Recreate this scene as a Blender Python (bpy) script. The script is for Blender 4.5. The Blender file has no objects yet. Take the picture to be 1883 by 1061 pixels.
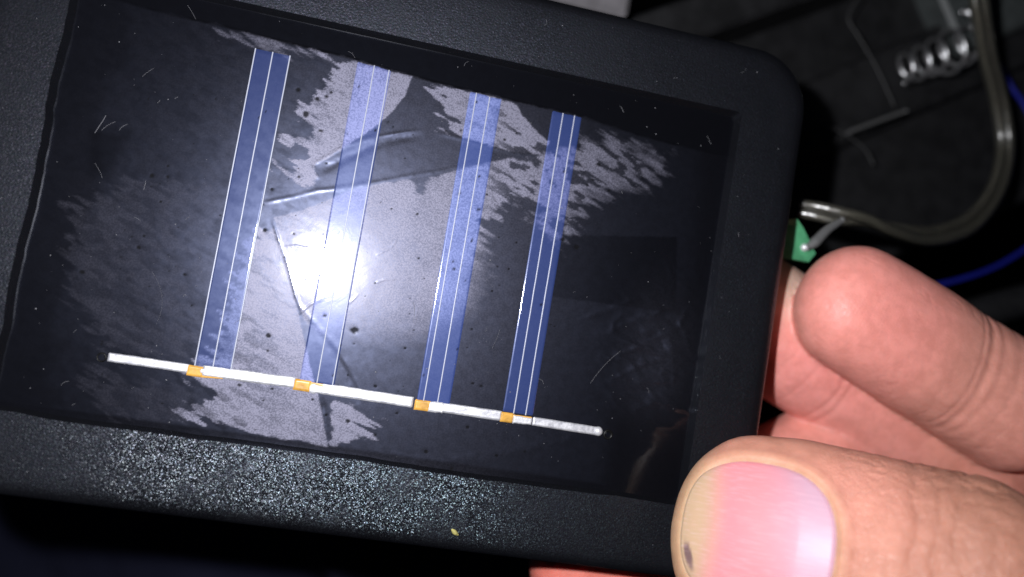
import bpy, math, random
import numpy as np
from mathutils import Matrix, Vector

# ------------------------------------------------------------------ units: mm in the code, metres in the scene
MM = 0.001
scene = bpy.context.scene
COL = scene.collection
random.seed(7)
RNG = np.random.default_rng(11)

# ------------------------------------------------------------------ camera (hand-held phone ~97 mm above the panel)
CAM = np.array([1.1437, -8.3963, 97.0487])
AX = np.array([[0.97404098, 0.17167674, 0.14755088],
               [0.16425888, -0.98451942, 0.06115995],
               [0.15576645, -0.03533576, -0.98716169]])      # columns: right, down, forward
cd = bpy.data.cameras.new('camera')
cam = bpy.data.objects.new('camera', cd); COL.objects.link(cam)
cd.sensor_width = 36.0; cd.lens = 36.0 * 1400 / 1883
cd.clip_start = 0.002; cd.clip_end = 5.0
m = Matrix.Identity(4)
for i in range(3):
    m[i][0] = AX[i, 0]; m[i][1] = -AX[i, 1]; m[i][2] = -AX[i, 2]; m[i][3] = CAM[i] * MM
cam.matrix_world = m
cd.dof.use_dof = True; cd.dof.focus_distance = 0.0965; cd.dof.aperture_fstop = 9.5
scene.camera = cam

# ------------------------------------------------------------------ world: a dark room
w = bpy.data.worlds.new('World'); scene.world = w; w.use_nodes = True
bg = w.node_tree.nodes['Background']
bg.inputs[0].default_value = (0.55, 0.65, 1.0, 1); bg.inputs[1].default_value = 0.006

# ------------------------------------------------------------------ the phone's flash, up and left of its lens
ld = bpy.data.lights.new('phone_flash', 'POINT')
ld.energy = 0.74; ld.color = (0.95, 0.955, 1.0); ld.shadow_soft_size = 0.0018
flash = bpy.data.objects.new('phone_flash', ld); COL.objects.link(flash)
flash.location = Vector((-17.2, 1.6, 97.0)) * MM

vs = scene.view_settings
vs.view_transform = 'Standard'; vs.look = 'None'; vs.exposure = 0.0; vs.gamma = 1.0
vs.use_curve_mapping = False

# ================================================================== helpers
def P(px, py, z=0.0):
    """point (mm) at height z on the sight line measured in the photograph"""
    d = AX @ np.array([(px - 941.5) / 1400, (py - 530.5) / 1400, 1.0])
    return CAM + d * (z - CAM[2]) / d[2]

def P2(pts, z=-1.3):
    return np.array([P(q[0], q[1], z)[:2] for q in pts])

def link(name, me, parent=None, mat=None):
    o = bpy.data.objects.new(name, me); COL.objects.link(o)
    if parent is not None: o.parent = parent
    if mat is not None: me.materials.append(mat)
    return o

def empty(name, loc=(0, 0, 0)):
    o = bpy.data.objects.new(name, None); COL.objects.link(o)
    o.location = Vector(loc) * MM; o.empty_display_size = 0.01
    return o

def tag(o, label=None, cat=None, group=None, kind=None):
    if label: o['label'] = label
    if cat: o['category'] = cat
    if group: o['group'] = group
    if kind: o['kind'] = kind
    return o

def mesh_np(name, V, F, smooth=True, attrs=None):
    V = np.asarray(V, dtype=np.float32) * MM; F = np.asarray(F, dtype=np.int32)
    me = bpy.data.meshes.new(name)
    n = F.shape[1]
    me.vertices.add(len(V)); me.vertices.foreach_set('co', V.ravel())
    me.loops.add(F.size); me.loops.foreach_set('vertex_index', F.ravel())
    me.polygons.add(len(F)); me.polygons.foreach_set('loop_start', np.arange(0, F.size, n, dtype=np.int32))
    me.polygons.foreach_set('loop_total', np.full(len(F), n, dtype=np.int32))
    me.polygons.foreach_set('use_smooth', np.full(len(F), smooth, dtype=bool))
    me.update(calc_edges=True); me.validate()
    if attrs: add_attrs(me, attrs)
    return me

def add_attrs(me, attrs):
    for k, a in attrs.items():
        a = np.asarray(a, dtype=np.float32)
        if a.ndim == 1:
            at = me.attributes.new(k, 'FLOAT', 'POINT'); at.data.foreach_set('value', a)
        else:
            at = me.attributes.new(k, 'FLOAT_VECTOR', 'POINT'); at.data.foreach_set('vector', a.ravel())

def mesh_py(name, V, F, smooth=True):
    me = bpy.data.meshes.new(name)
    me.from_pydata([tuple(float(c) * MM for c in v) for v in V], [], [tuple(int(i) for i in f) for f in F])
    for p in me.polygons: p.use_smooth = smooth
    me.update()
    return me

def grid_faces(nu, nv, wrap=False):
    i, j = np.meshgrid(np.arange(nu - 1), np.arange(nv if wrap else nv - 1), indexing='ij')
    j2 = (j + 1) % nv
    return np.stack([i * nv + j, (i + 1) * nv + j, (i + 1) * nv + j2, i * nv + j2], -1).reshape(-1, 4)

def smooth_path(pts, n):
    pts = np.asarray(pts, float); k = len(pts)
    ext = np.vstack([2 * pts[0] - pts[1], pts, 2 * pts[-1] - pts[-2]])
    out = []
    for u in np.linspace(0, k - 1 - 1e-6, n):
        i = int(u); f = u - i
        a, b, c, d = ext[i:i + 4]
        out.append(.5 * ((2 * b) + (-a + c) * f + (2 * a - 5 * b + 4 * c - d) * f * f + (-a + 3 * b - 3 * c + d) * f ** 3))
    return np.array(out)

def tube(path, rad, seg=10, flat=1.0, cap=True):
    path = np.asarray(path, float); n = len(path)
    rad = np.broadcast_to(np.asarray(rad, float), (n,))
    T = np.gradient(path, axis=0); T /= np.linalg.norm(T, axis=1)[:, None]
    up = np.array([0.0, 0, 1.0]) if abs(T[0][2]) < .9 else np.array([1.0, 0, 0])
    V = []; a = np.linspace(0, 2 * np.pi, seg, endpoint=False)
    u = up - T[0] * (up @ T[0])
    for i in range(n):
        u = u - T[i] * (u @ T[i]); u /= np.linalg.norm(u); s = np.cross(T[i], u)
        V.append(path[i] + rad[i] * (np.cos(a)[:, None] * s + flat * np.sin(a)[:, None] * u))
    V = np.concatenate(V)
    F = [tuple(f) for f in grid_faces(n, seg, True)]
    if cap:
        F.append(tuple(range(seg))[::-1]); F.append(tuple(range((n - 1) * seg, n * seg)))
    return V, F

def join(parts):
    V = []; F = []; o = 0
    for v, f in parts:
        V.append(np.asarray(v)); F += [tuple(i + o for i in q) for q in f]; o += len(v)
    return np.concatenate(V), F

def rrect(hx, hy, r, corner=8, side=24):
    pts = []
    cs = [(hx - r, -(hy - r), -90), (hx - r, hy - r, 0), (-(hx - r), hy - r, 90), (-(hx - r), -(hy - r), 180)]
    for i, (cx, cy, a0) in enumerate(cs):
        for k in range(corner + 1):
            a = math.radians(a0 + 90 * k / corner); pts.append((cx + r * math.cos(a), cy + r * math.sin(a)))
        nx, ny, na = cs[(i + 1) % 4]
        e0 = pts[-1]; a = math.radians(na); e1 = (nx + r * math.cos(a), ny + r * math.sin(a))
        for k in range(1, side):
            f = k / side; pts.append((e0[0] + (e1[0] - e0[0]) * f, e0[1] + (e1[1] - e0[1]) * f))
    return np.array(pts)

def box(x0, x1, y0, y1, z0, z1, b=0.0):
    """bevelled box"""
    if b <= 0: b = 1e-3
    V = []; 
    for z, ins in ((z0, b), (z0 + b, 0), (z1 - b, 0), (z1, b)):
        r = max(b - ins, 0.0) + .001
        V.append(np.c_[rrect((x1 - x0) / 2 - ins, (y1 - y0) / 2 - ins, max(b * 1.2 - ins, .02), 3, 2) + [(x0 + x1) / 2, (y0 + y1) / 2], np.full(20 if False else len(rrect(1, 1, .1, 3, 2)), z)])
    n = len(V[0]); V = np.concatenate(V)
    F = [tuple(f) for f in grid_faces(4, n, True)]
    F = [f[::-1] for f in F]
    F.append(tuple(range(n))[::-1]); F.append(tuple(range(3 * n, 4 * n)))
    return V, F

def rot2(V, ang, piv):
    V = np.array(V, float); c, s = math.cos(ang), math.sin(ang)
    x, y = V[:, 0] - piv[0], V[:, 1] - piv[1]
    V[:, 0] = piv[0] + c * x - s * y; V[:, 1] = piv[1] + s * x + c * y
    return V

# ---- numpy value noise
_T = np.random.default_rng(3).random((512, 512)).astype(np.float32); _TF = _T.ravel()
def vnoise(x, y, seed=0):
    x = np.asarray(x, np.float32) + np.float32(seed * 37.17 % 512); y = np.asarray(y, np.float32) + np.float32(seed * 91.73 % 512)
    xf = np.floor(x); yf = np.floor(y); fx = x - xf; fy = y - yf
    xi = xf.astype(np.int32) & 511; yi = yf.astype(np.int32) & 511; x1 = ((xi + 1) & 511) << 9; y1 = (yi + 1) & 511; xi = xi << 9
    fx = fx * fx * (3 - 2 * fx); fy = fy * fy * (3 - 2 * fy)
    a = _TF[xi + yi]; a = a + (_TF[x1 + yi] - a) * fx; c = _TF[xi + y1]; c = c + (_TF[x1 + y1] - c) * fx
    return a + (c - a) * fy
def fbm(x, y, seed=0, octs=4):
    s = 0; a = .5
    for o in range(octs):
        s = s + a * (vnoise(x * 2 ** o, y * 2 ** o, seed + o * 5) - .5) * 2; a *= .5
    return s
def sstep(a, b, x):
    t = np.clip((x - a) / (b - a), 0, 1); return t * t * (3 - 2 * t)
def seg_dist(x, y, poly, closed=False):
    """distance to polyline and its parameter (0..n)"""
    n = len(poly); best = np.full(x.shape, 1e9); par = np.zeros(x.shape)
    for i in range(n if closed else n - 1):
        a = poly[i]; b = poly[(i + 1) % n]; d = b - a; L = d @ d + 1e-12
        t = np.clip(((x - a[0]) * d[0] + (y - a[1]) * d[1]) / L, 0, 1)
        q = np.hypot(x - a[0] - t * d[0], y - a[1] - t * d[1])
        mk = q < best; best = np.where(mk, q, best); par = np.where(mk, i + t, par)
    return best, par
def inside(x, y, poly):
    c = np.zeros(x.shape, bool); n = len(poly)
    for i in range(n):
        a = poly[i]; b = poly[i - 1]
        k = ((a[1] > y) != (b[1] > y)) & (x < (b[0] - a[0]) * (y - a[1]) / (b[1] - a[1] + 1e-12) + a[0])
        c ^= k
    return c

# ================================================================== node materials
class NT:
    def __init__(s, name):
        s.m = bpy.data.materials.new(name); s.m.use_nodes = True; s.t = s.m.node_tree; s.t.nodes.clear()
        s.out = s.n('ShaderNodeOutputMaterial')
    def n(s, typ, **kw):
        nd = s.t.nodes.new(typ)
        for k, v in kw.items(): setattr(nd, k, v)
        return nd
    def set(s, nd, key, v):
        if v is None: return
        if hasattr(v, 'is_output'): s.t.links.new(v, nd.inputs[key])
        else: nd.inputs[key].default_value = v
    def attr(s, name, vec=False):
        a = s.n('ShaderNodeAttribute', attribute_name=name); return a.outputs['Vector' if vec else 'Fac']
    def obj(s):
        return s.n('ShaderNodeTexCoord').outputs['Object']
    def noise(s, vec, scale, detail=3, rough=.55, dist=0):
        q = s.n('ShaderNodeTexNoise'); s.set(q, 'Vector', vec); s.set(q, 'Scale', scale); s.set(q, 'Detail', detail); s.set(q, 'Roughness', rough); s.set(q, 'Distortion', dist)
        return q.outputs['Fac']
    def math(s, op, a, b=0.0, c=0.0, clamp=False):
        q = s.n('ShaderNodeMath', operation=op, use_clamp=clamp); s.set(q, 0, a); s.set(q, 1, b); s.set(q, 2, c); return q.outputs[0]
    def ramp(s, v, a, b, lo=0.0, hi=1.0):
        q = s.n('ShaderNodeMapRange', interpolation_type='SMOOTHSTEP'); s.set(q, 'Value', v); s.set(q, 'From Min', a); s.set(q, 'From Max', b); s.set(q, 'To Min', lo); s.set(q, 'To Max', hi); return q.outputs[0]
    def mix(s, f, a, b):
        q = s.n('ShaderNodeMix', data_type='RGBA'); s.set(q, 0, f); s.set(q, 6, a); s.set(q, 7, b); return q.outputs[2]
    def mixf(s, f, a, b):
        q = s.n('ShaderNodeMix', data_type='FLOAT'); s.set(q, 0, f); s.set(q, 2, a); s.set(q, 3, b); return q.outputs[0]
    def bump(s, h, dist, strength=1.0, normal=None):
        q = s.n('ShaderNodeBump'); s.set(q, 'Height', h); s.set(q, 'Distance', dist); s.set(q, 'Strength', strength)
        if normal is not None: s.set(q, 'Normal', normal)
        return q.outputs[0]
    def principled(s, **kw):
        q = s.n('ShaderNodeBsdfPrincipled')
        for k, v in kw.items(): s.set(q, k.replace('_', ' '), v)
        return q.outputs[0]
    def mixs(s, f, a, b):
        q = s.n('ShaderNodeMixShader'); s.set(q, 0, f); s.set(q, 1, a); s.set(q, 2, b); return q.outputs[0]
    def end(s, sh):
        s.t.links.new(sh, s.out.inputs[0]); return s.m

def rgb(r, g, b): return (r, g, b, 1.0)
def srgb(r, g, b):
    f = lambda c: (c / 255 / 12.92) if c / 255 <= .04045 else ((c / 255 + .055) / 1.055) ** 2.4
    return (f(r), f(g), f(b), 1.0)

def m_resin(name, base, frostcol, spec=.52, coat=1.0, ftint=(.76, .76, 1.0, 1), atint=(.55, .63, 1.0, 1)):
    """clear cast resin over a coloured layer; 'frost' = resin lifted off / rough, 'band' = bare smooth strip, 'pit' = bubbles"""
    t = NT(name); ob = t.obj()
    fr = t.attr('frost'); band = t.attr('band'); pit = t.attr('pit'); dull = t.attr('dull')
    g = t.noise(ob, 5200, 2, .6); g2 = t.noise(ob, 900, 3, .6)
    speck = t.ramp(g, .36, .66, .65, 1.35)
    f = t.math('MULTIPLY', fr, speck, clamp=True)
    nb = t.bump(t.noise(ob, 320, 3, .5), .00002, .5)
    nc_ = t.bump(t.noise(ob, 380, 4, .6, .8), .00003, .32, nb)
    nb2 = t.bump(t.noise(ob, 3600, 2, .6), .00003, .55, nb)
    dk = t.math('MULTIPLY', t.math('SUBTRACT', 1, t.math('MULTIPLY', band, .8)), t.math('SUBTRACT', 1, t.math('MULTIPLY', dull, .85)))
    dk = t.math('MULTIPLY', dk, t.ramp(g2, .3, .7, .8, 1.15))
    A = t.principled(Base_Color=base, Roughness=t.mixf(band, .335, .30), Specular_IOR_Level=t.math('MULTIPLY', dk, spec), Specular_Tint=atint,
                     Coat_Weight=t.math('MULTIPLY', t.mixf(band, coat, .25), t.math('SUBTRACT', 1, t.math('MULTIPLY', dull, .5))), Coat_IOR=1.7, Coat_Roughness=.09, Normal=nb, Coat_Normal=nc_)
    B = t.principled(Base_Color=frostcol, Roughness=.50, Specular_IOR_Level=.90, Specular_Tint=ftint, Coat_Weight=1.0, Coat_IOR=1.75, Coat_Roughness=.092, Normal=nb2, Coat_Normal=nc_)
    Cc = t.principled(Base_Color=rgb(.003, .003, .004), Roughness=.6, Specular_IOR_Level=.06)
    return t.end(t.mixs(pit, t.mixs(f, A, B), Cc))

def m_frame():
    t = NT('black_grained_plastic'); ob = t.obj(); gr = t.attr('grain')
    n1 = t.noise(ob, 3600, 2, .6); n2 = t.noise(ob, 260, 4, .6); n3 = t.noise(ob, 110, 4, .65)
    nw = t.n('ShaderNodeNewGeometry').outputs['Normal']
    g = t.math('MULTIPLY', gr, t.ramp(n3, .34, .56, .35, 1.0), clamp=True)
    def facets(scale, k):
        v = t.n('ShaderNodeTexVoronoi', feature='F1'); t.set(v, 'Vector', ob); t.set(v, 'Scale', scale)
        c = t.n('ShaderNodeVectorMath', operation='SUBTRACT'); t.set(c, 0, v.outputs['Color']); t.set(c, 1, (.5, .5, .5))
        m_ = t.n('ShaderNodeVectorMath', operation='SCALE'); t.set(m_, 0, c.outputs[0]); t.set(m_, 'Scale', t.math('MULTIPLY', g, k))
        return m_.outputs[0], v.outputs['Color']
    f1, c1 = facets(10500, .60); f2, c2 = facets(5000, .30)
    a = t.n('ShaderNodeVectorMath', operation='ADD'); t.set(a, 0, nw); t.set(a, 1, f1)
    a2 = t.n('ShaderNodeVectorMath', operation='ADD'); t.set(a2, 0, a.outputs[0]); t.set(a2, 1, f2)
    nn = t.n('ShaderNodeVectorMath', operation='NORMALIZE'); t.set(nn, 0, a2.outputs[0])
    fine = t.bump(n1, .00007, .5, nn.outputs[0])
    col = t.mix(n2, rgb(.0018, .0018, .0024), rgb(.0050, .0050, .0062))
    scr = t.ramp(t.noise(ob, 1500, 2, .9, 2.0), .66, .78)
    col = t.mix(t.math('MULTIPLY', scr, .22), col, rgb(.07, .07, .08))
    return t.end(t.principled(Base_Color=col, Roughness=t.mixf(g, .42, .33), Specular_IOR_Level=t.mixf(g, .9, .85), IOR=t.mixf(g, 1.5, 1.55), Specular_Tint=t.mix(.20, rgb(.70, .78, 1), c1), Normal=fine))

def m_simple(name, col, rough=.5, metal=0.0, spec=.5, nscale=0, namp=0.0, colvar=0.0, coat=0.0):
    t = NT(name); ob = t.obj(); c = col
    if colvar:
        c = t.mix(t.ramp(t.noise(ob, nscale or 300, 4, .6), .3, .7), tuple(x * (1 - colvar) for x in col[:3]) + (1,), tuple(min(1, x * (1 + colvar)) for x in col[:3]) + (1,))
    nb = None
    if namp: nb = t.bump(t.noise(ob, nscale, 3, .6), namp, .6)
    kw = dict(Base_Color=c, Roughness=rough, Metallic=metal, Specular_IOR_Level=spec, Coat_Weight=coat)
    if nb is not None: kw['Normal'] = nb
    return t.end(t.principled(**kw))

def m_skin():
    t = NT('skin'); ob = t.obj()
    col = t.n('ShaderNodeAttribute', attribute_name='tone').outputs['Color']
    loc = t.attr('loc', True)
    n1 = t.noise(ob, 420, 4, .6); n2 = t.noise(ob, 1900, 3, .65)
    dark = t.n('ShaderNodeMix', data_type='RGBA', blend_type='MULTIPLY'); t.set(dark, 0, 1.0); t.set(dark, 6, col)
    t.set(dark, 7, t.mix(t.ramp(n1, .3, .7), rgb(.90, .86, .84), rgb(1.06, 1.05, 1.05)))
    c = dark.outputs[2]
    # friction ridges on the pads
    wv = t.n('ShaderNodeTexWave', wave_type='BANDS', bands_direction='X', wave_profile='SIN')
    t.set(wv, 'Vector', loc); t.set(wv, 'Scale', .62); t.set(wv, 'Distortion', 1.6); t.set(wv, 'Detail', 1.0); t.set(wv, 'Detail Scale', .25)
    ridge = t.math('MULTIPLY', wv.outputs['Fac'], t.attr('ridge'))
    v = t.n('ShaderNodeTexVoronoi', feature='DISTANCE_TO_EDGE'); mp = t.n('ShaderNodeMapping'); t.set(mp, 'Vector', loc); t.set(mp, 'Scale', (1.0, 1.9, 1.2))
    t.set(v, 'Vector', mp.outputs[0]); t.set(v, 'Scale', 1.7)
    cell = t.math('MULTIPLY', t.ramp(v.outputs['Distance'], 0, .22), t.attr('coarse'))
    b0 = t.bump(ridge, .00002, .30)
    b1 = t.bump(cell, .00009, .5, b0)
    b2 = t.bump(n2, .00005, .28, b1)
    return t.end(t.principled(Base_Color=c, Roughness=t.ramp(n2, .3, .7, .42, .56), Specular_IOR_Level=.40, Subsurface_Weight=.35,
                              Subsurface_Radius=(1.0, .35, .2), Subsurface_Scale=.0011, Normal=b2))

def m_nail():
    t = NT('thumb_nail_plate'); loc = t.attr('loc', True)
    col = t.n('ShaderNodeAttribute', attribute_name='tone').outputs['Color']
    mp = t.n('ShaderNodeMapping'); t.set(mp, 'Vector', loc); t.set(mp, 'Scale', (.12, 2.6, 1))
    st = t.noise(mp.outputs[0], 1.6, 3, .6)
    nb = t.bump(st, .00004, .35)
    mp2 = t.n('ShaderNodeMapping'); t.set(mp2, 'Vector', loc); t.set(mp2, 'Scale', (.5, 1.2, 1))
    c = t.mix(t.math('MULTIPLY', t.ramp(st, .45, .75), .18), col, rgb(.9, .62, .68))
    return t.end(t.principled(Base_Color=c, Roughness=.46, Specular_IOR_Level=.25, Subsurface_Weight=.25, Subsurface_Radius=(1, .4, .3), Subsurface_Scale=.0008,
                              Coat_Weight=.06, Coat_Roughness=.25, Normal=nb, Coat_Normal=nb))

def m_clear():
    t = NT('clear_cable_sheath'); ob = t.obj()
    nb = t.bump(t.noise(ob, 330, 3, .55), .0006, .75)
    a = t.principled(Base_Color=rgb(.86, .85, .78), Roughness=.22, Transmission_Weight=1.0, IOR=1.45, Specular_IOR_Level=1.0, Coat_Weight=.6, Coat_Roughness=.3, Normal=nb)
    b = t.principled(Base_Color=rgb(.060, .058, .046), Roughness=.36, Specular_IOR_Level=1.0, IOR=1.8, Coat_Weight=1.0, Coat_Roughness=.15, Normal=nb)
    return t.end(t.mixs(.6, a, b))

M = dict(
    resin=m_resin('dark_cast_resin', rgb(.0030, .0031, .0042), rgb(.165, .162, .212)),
    frame=m_frame(),
    line=m_simple('silver_grid_line', rgb(.40, .42, .50), .45, .2, .6),
    ribbon=None,
    kapton=m_simple('amber_tape', rgb(.62, .33, .06), .35, 0, .5, 900, .00004, .25),
    solder=m_simple('solder', rgb(.80, .80, .83), .42, .45, .7, 1500, .0001),
    hole=m_simple('dark_hole', rgb(.004, .004, .004), .4, 0, .3),
    dust=m_simple('dust', rgb(.22, .22, .24), .7, 0, .3),
    flake=m_simple('yellow_flake', rgb(.40, .36, .12), .6, 0, .3, 2000, 0, .3),
    black=m_simple('black_case_plastic', rgb(.014, .014, .015), .45, 0, .35, 240, .00008, .3),
    grey=m_simple('grey_plastic', rgb(.055, .062, .062), .5, 0, .4, 300, .00005, .2),
    pale=m_simple('pale_plastic', rgb(.15, .142, .15), .55, 0, .3, 300, 0, .15),
    steel=m_simple('spring_steel', rgb(.92, .92, .93), .34, 1.0),
    blue=m_simple('blue_insulation', rgb(.010, .014, .22), .4, 0, .5),
    rubber=m_simple('black_rubber', rgb(.014, .014, .015), .45, 0, .5, 700, .0001, .2),
    pcb=m_simple('green_solder_mask', rgb(.085, .34, .165), .32, 0, .5, 500, .00003, .18),
    lead=m_simple('tinned_lead', rgb(.22, .22, .22), .4, .4, .5, 1500, .0001),
    copper=m_simple('tinned_core', rgb(.75, .70, .55), .38, .7),
    clear=m_clear(),
    hair=m_simple('hair_fibre', rgb(.035, .035, .036), .5),
    shard=m_simple('plastic_sliver', rgb(.10, .10, .10), .5),
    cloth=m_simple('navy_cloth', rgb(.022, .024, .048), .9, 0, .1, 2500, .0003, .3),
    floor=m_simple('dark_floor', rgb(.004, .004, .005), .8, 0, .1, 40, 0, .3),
    skin=m_skin(), nail=m_nail())

def m_ribbon():
    t = NT('tinned_ribbon'); ob = t.obj()
    n = t.noise(ob, 700, 4, .65); nf = t.noise(ob, 3000, 2)
    nb = t.bump(n, .00012, .5)
    col = t.mix(t.ramp(n, .35, .65), rgb(.50, .50, .54), rgb(.78, .78, .81))
    return t.end(t.principled(Base_Color=col, Metallic=.6, Roughness=t.ramp(nf, .3, .7, .42, .58), Specular_IOR_Level=.8, Normal=nb))
M['ribbon'] = m_ribbon()

# ================================================================== dark surroundings
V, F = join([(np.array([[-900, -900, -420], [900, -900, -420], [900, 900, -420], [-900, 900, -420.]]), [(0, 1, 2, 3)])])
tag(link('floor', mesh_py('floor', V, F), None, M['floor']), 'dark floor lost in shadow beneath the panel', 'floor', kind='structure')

# ================================================================== resin field: film patches, folds, pits
ZR = -1.3
PATCH = [
 (1.0, [(540,88,.3),(600,97,.3),(645,110,.2),(690,122,.2),(758,141,0),(745,175,0),(722,205,0),(695,228,0),(668,248,0),(640,268,.1),(600,292,.1),(577,305,.2),(584,328,.2),(570,338,.5),(530,322,1),(505,302,1),(545,295,1),(560,275,1),(528,262,1),(575,250,1),(570,225,1),(545,205,1),(560,185,1),(580,165,1),(610,150,1),(615,130,1),(632,112,1)]),
 (1.0, [(780,160,.3),(840,163,.3),(900,175,.2),(952,190,.2),(957,208,0),(985,240,0),(1010,262,0),(1000,285,.1),(950,281,.1),(900,268,.1),(845,250,.1),(808,236,.8),(835,222,1),(805,212,1),(832,198,1),(812,182,1)]),
 (.84, [(505,400,0),(560,385,0),(640,352,0),(700,337,0),(755,331,.4),(775,345,1),(770,352,1),(800,335,.6),(815,318,.1),(880,304,.1),(935,291,.1),(985,287,.1),(1025,280,.3),(1062,262,.8),(1120,262,.9),(1180,275,.9),(1215,295,1),(1200,325,1),(1130,345,1),(1090,370,1),(1060,405,1),(1030,445,1),(995,430,1),(985,395,1),(940,372,1),(900,395,1),(885,440,1),(880,500,2),(850,560,2),(780,600,2),(700,605,2),(640,600,2),(590,600,1.5),(560,590,0),(545,550,0),(530,480,0),(510,430,0)]),
 (.92, [(478,420,.5),(505,420,.2),(528,490,0),(545,560,0),(558,620,0),(575,690,0),(588,740,0),(597,790,0),(603,822,0),(500,800,.2),(420,787,.3),(330,760,1),(390,720,1),(330,690,1),(400,640,1),(420,560,1),(440,480,1)]),
 (.95, [(612,738,.3),(650,742,.6),(665,760,1),(690,790,1),(685,803,.8),(650,812,.3),(609,818,.2)]),
 (.07, [(130,380,1),(250,330,1),(420,330,1),(470,420,1),(450,520,1),(420,640,1),(330,650,1),(200,640,1),(130,560,1)]),
 (.06, [(160,690,1),(330,700,1),(420,740,1),(420,780,.5),(200,770,.6)]),
 (.5, [(400,52,.6),(470,66,.4),(545,84,.4),(630,108,.3),(600,112,.8),(520,98,.8),(440,72,.8)]),
]
PATCH = [(lv, np.c_[P2(pl, ZR), [q[2] for q in pl]]) for lv, pl in PATCH]
BAND = P2([(120,-30),(270,15),(330,30),(400,45),(480,66),(560,86),(640,105),(760,140),(850,163),(960,188),(1060,211),(1180,250),(1300,280),(1362,290)], ZR)
DULL = [P2([(1022,432),(1245,436),(1243,576),(1015,545)], ZR), P2([(166,240),(238,243),(200,325),(162,318)], ZR)]  # outlines of dark four-sided patches with less gloss and frost
RIDGE = [  # height mm, half-width mm, points
 (.10, .24, [(476,374),(530,364),(585,350),(640,345),(760,322),(812,314),(882,298)]),
 (.15, .20, [(575,303),(600,288),(640,265),(690,252),(778,238)]),
 (-.10, .5, [(580,318),(640,290),(700,262),(780,248)]),
 (.12, .30, [(800,243),(850,255),(900,270),(960,284),(1000,284),(1022,268)]),
 (.14, .16, [(500,402),(512,440),(530,490),(545,548),(556,572)]),
 (.08, .30, [(545,556),(575,590),(620,640),(655,700),(672,742)]),
 (-.07, .45, [(590,610),(640,690),(660,745)]),
 (-.10, .35, [(593,730),(598,770),(603,818)]),
 (.10, .18, [(575,300),(578,318),(586,330)]),
 (.10, .5, [(1105,620),(1160,590),(1240,565)]), (.12, .45, [(1110,665),(1170,640),(1250,600),(1265,560)]),
 (.11, .4, [(1120,700),(1180,672),(1225,655)]), (.10, .35, [(1215,640),(1240,680),(1238,720)]),
 (.09, .4, [(1245,580),(1262,620),(1275,660)]), (.08, .4, [(1060,590),(1120,570),(1180,545)]),
 (.10, .3, [(1238,500),(1255,492),(1290,480)]), (.08, .3, [(1225,560),(1240,520),(1222,470)]),
 (.05, .8, [(660,815),(760,850),(900,840),(1010,815),(1090,790)]),
 (.05, .25, [(1270,540),(1290,500),(1300,440)]),
 (.05, .07, [(517,455),(545,452),(575,458)]), (.06, .08, [(545,582),(570,560),(600,545)]), (.05, .08, [(685,522),(708,514),(738,512)]), (.04, .06, [(640,560),(660,540)]), (.04, .06, [(690,470),(720,455),(730,440)]), (.03, .08, [(760,600),(770,560)]),
]
RIDGE = [(a * (.38 if .1 < wd < .34 and a > 0 else .75), wd, P2(pl, ZR)) for a, wd, pl in RIDGE]
PITS = [(651,607,13),(562,210,12),(583,182,8),(600,178,7),(609,170,5),(590,240,8),(548,165,7),(500,348,6),(486,424,8),(279,323,7),(308,325,5),(255,455,7),(493,617,8),(597,580,6),(550,325,5),(549,310,4),(714,224,4),(600,300,4),(660,160,4),(690,240,4),(876,188,5),(915,200,4),(930,212,4),(950,245,4),(928,257,6),(848,240,5),(895,358,5),(880,385,6),(868,442,6),(835,495,5),(833,481,4),(767,393,5),(845,355,4),(700,372,3),(1000,260,3),(1101,302,7),(1090,330,6),(1080,340,5),(1120,350,5),(1035,440,9),(1060,455,10),(950,446,5),(915,490,4),(868,605,5),(905,535,4),(820,240,4),(640,775,8),(690,800,5),(575,735,4),(520,700,5),(470,790,3),(440,708,6),(500,715,5),(492,645,4),(450,700,5),(600,763,5),(690,710,6),(860,785,6),(830,862,6),(783,830,8),(965,830,5),(913,838,5),(340,505,7),(150,500,8),(690,520,4),(780,512,4),(995,560,4),(1020,600,3),(560,515,4),(540,430,4),(770,475,4),(625,635,4),(745,640,5),(640,690,4),(885,710,7),(730,760,5),(870,705,5)]
PITS = [(P(x, y, ZR)[:2], r / 14.4 * .62) for x, y, r in PITS]
for _ in range(110):
    PITS.append((np.array([RNG.uniform(-34, 26), RNG.uniform(-24, 20)]), RNG.uniform(.06, .17)))

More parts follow.
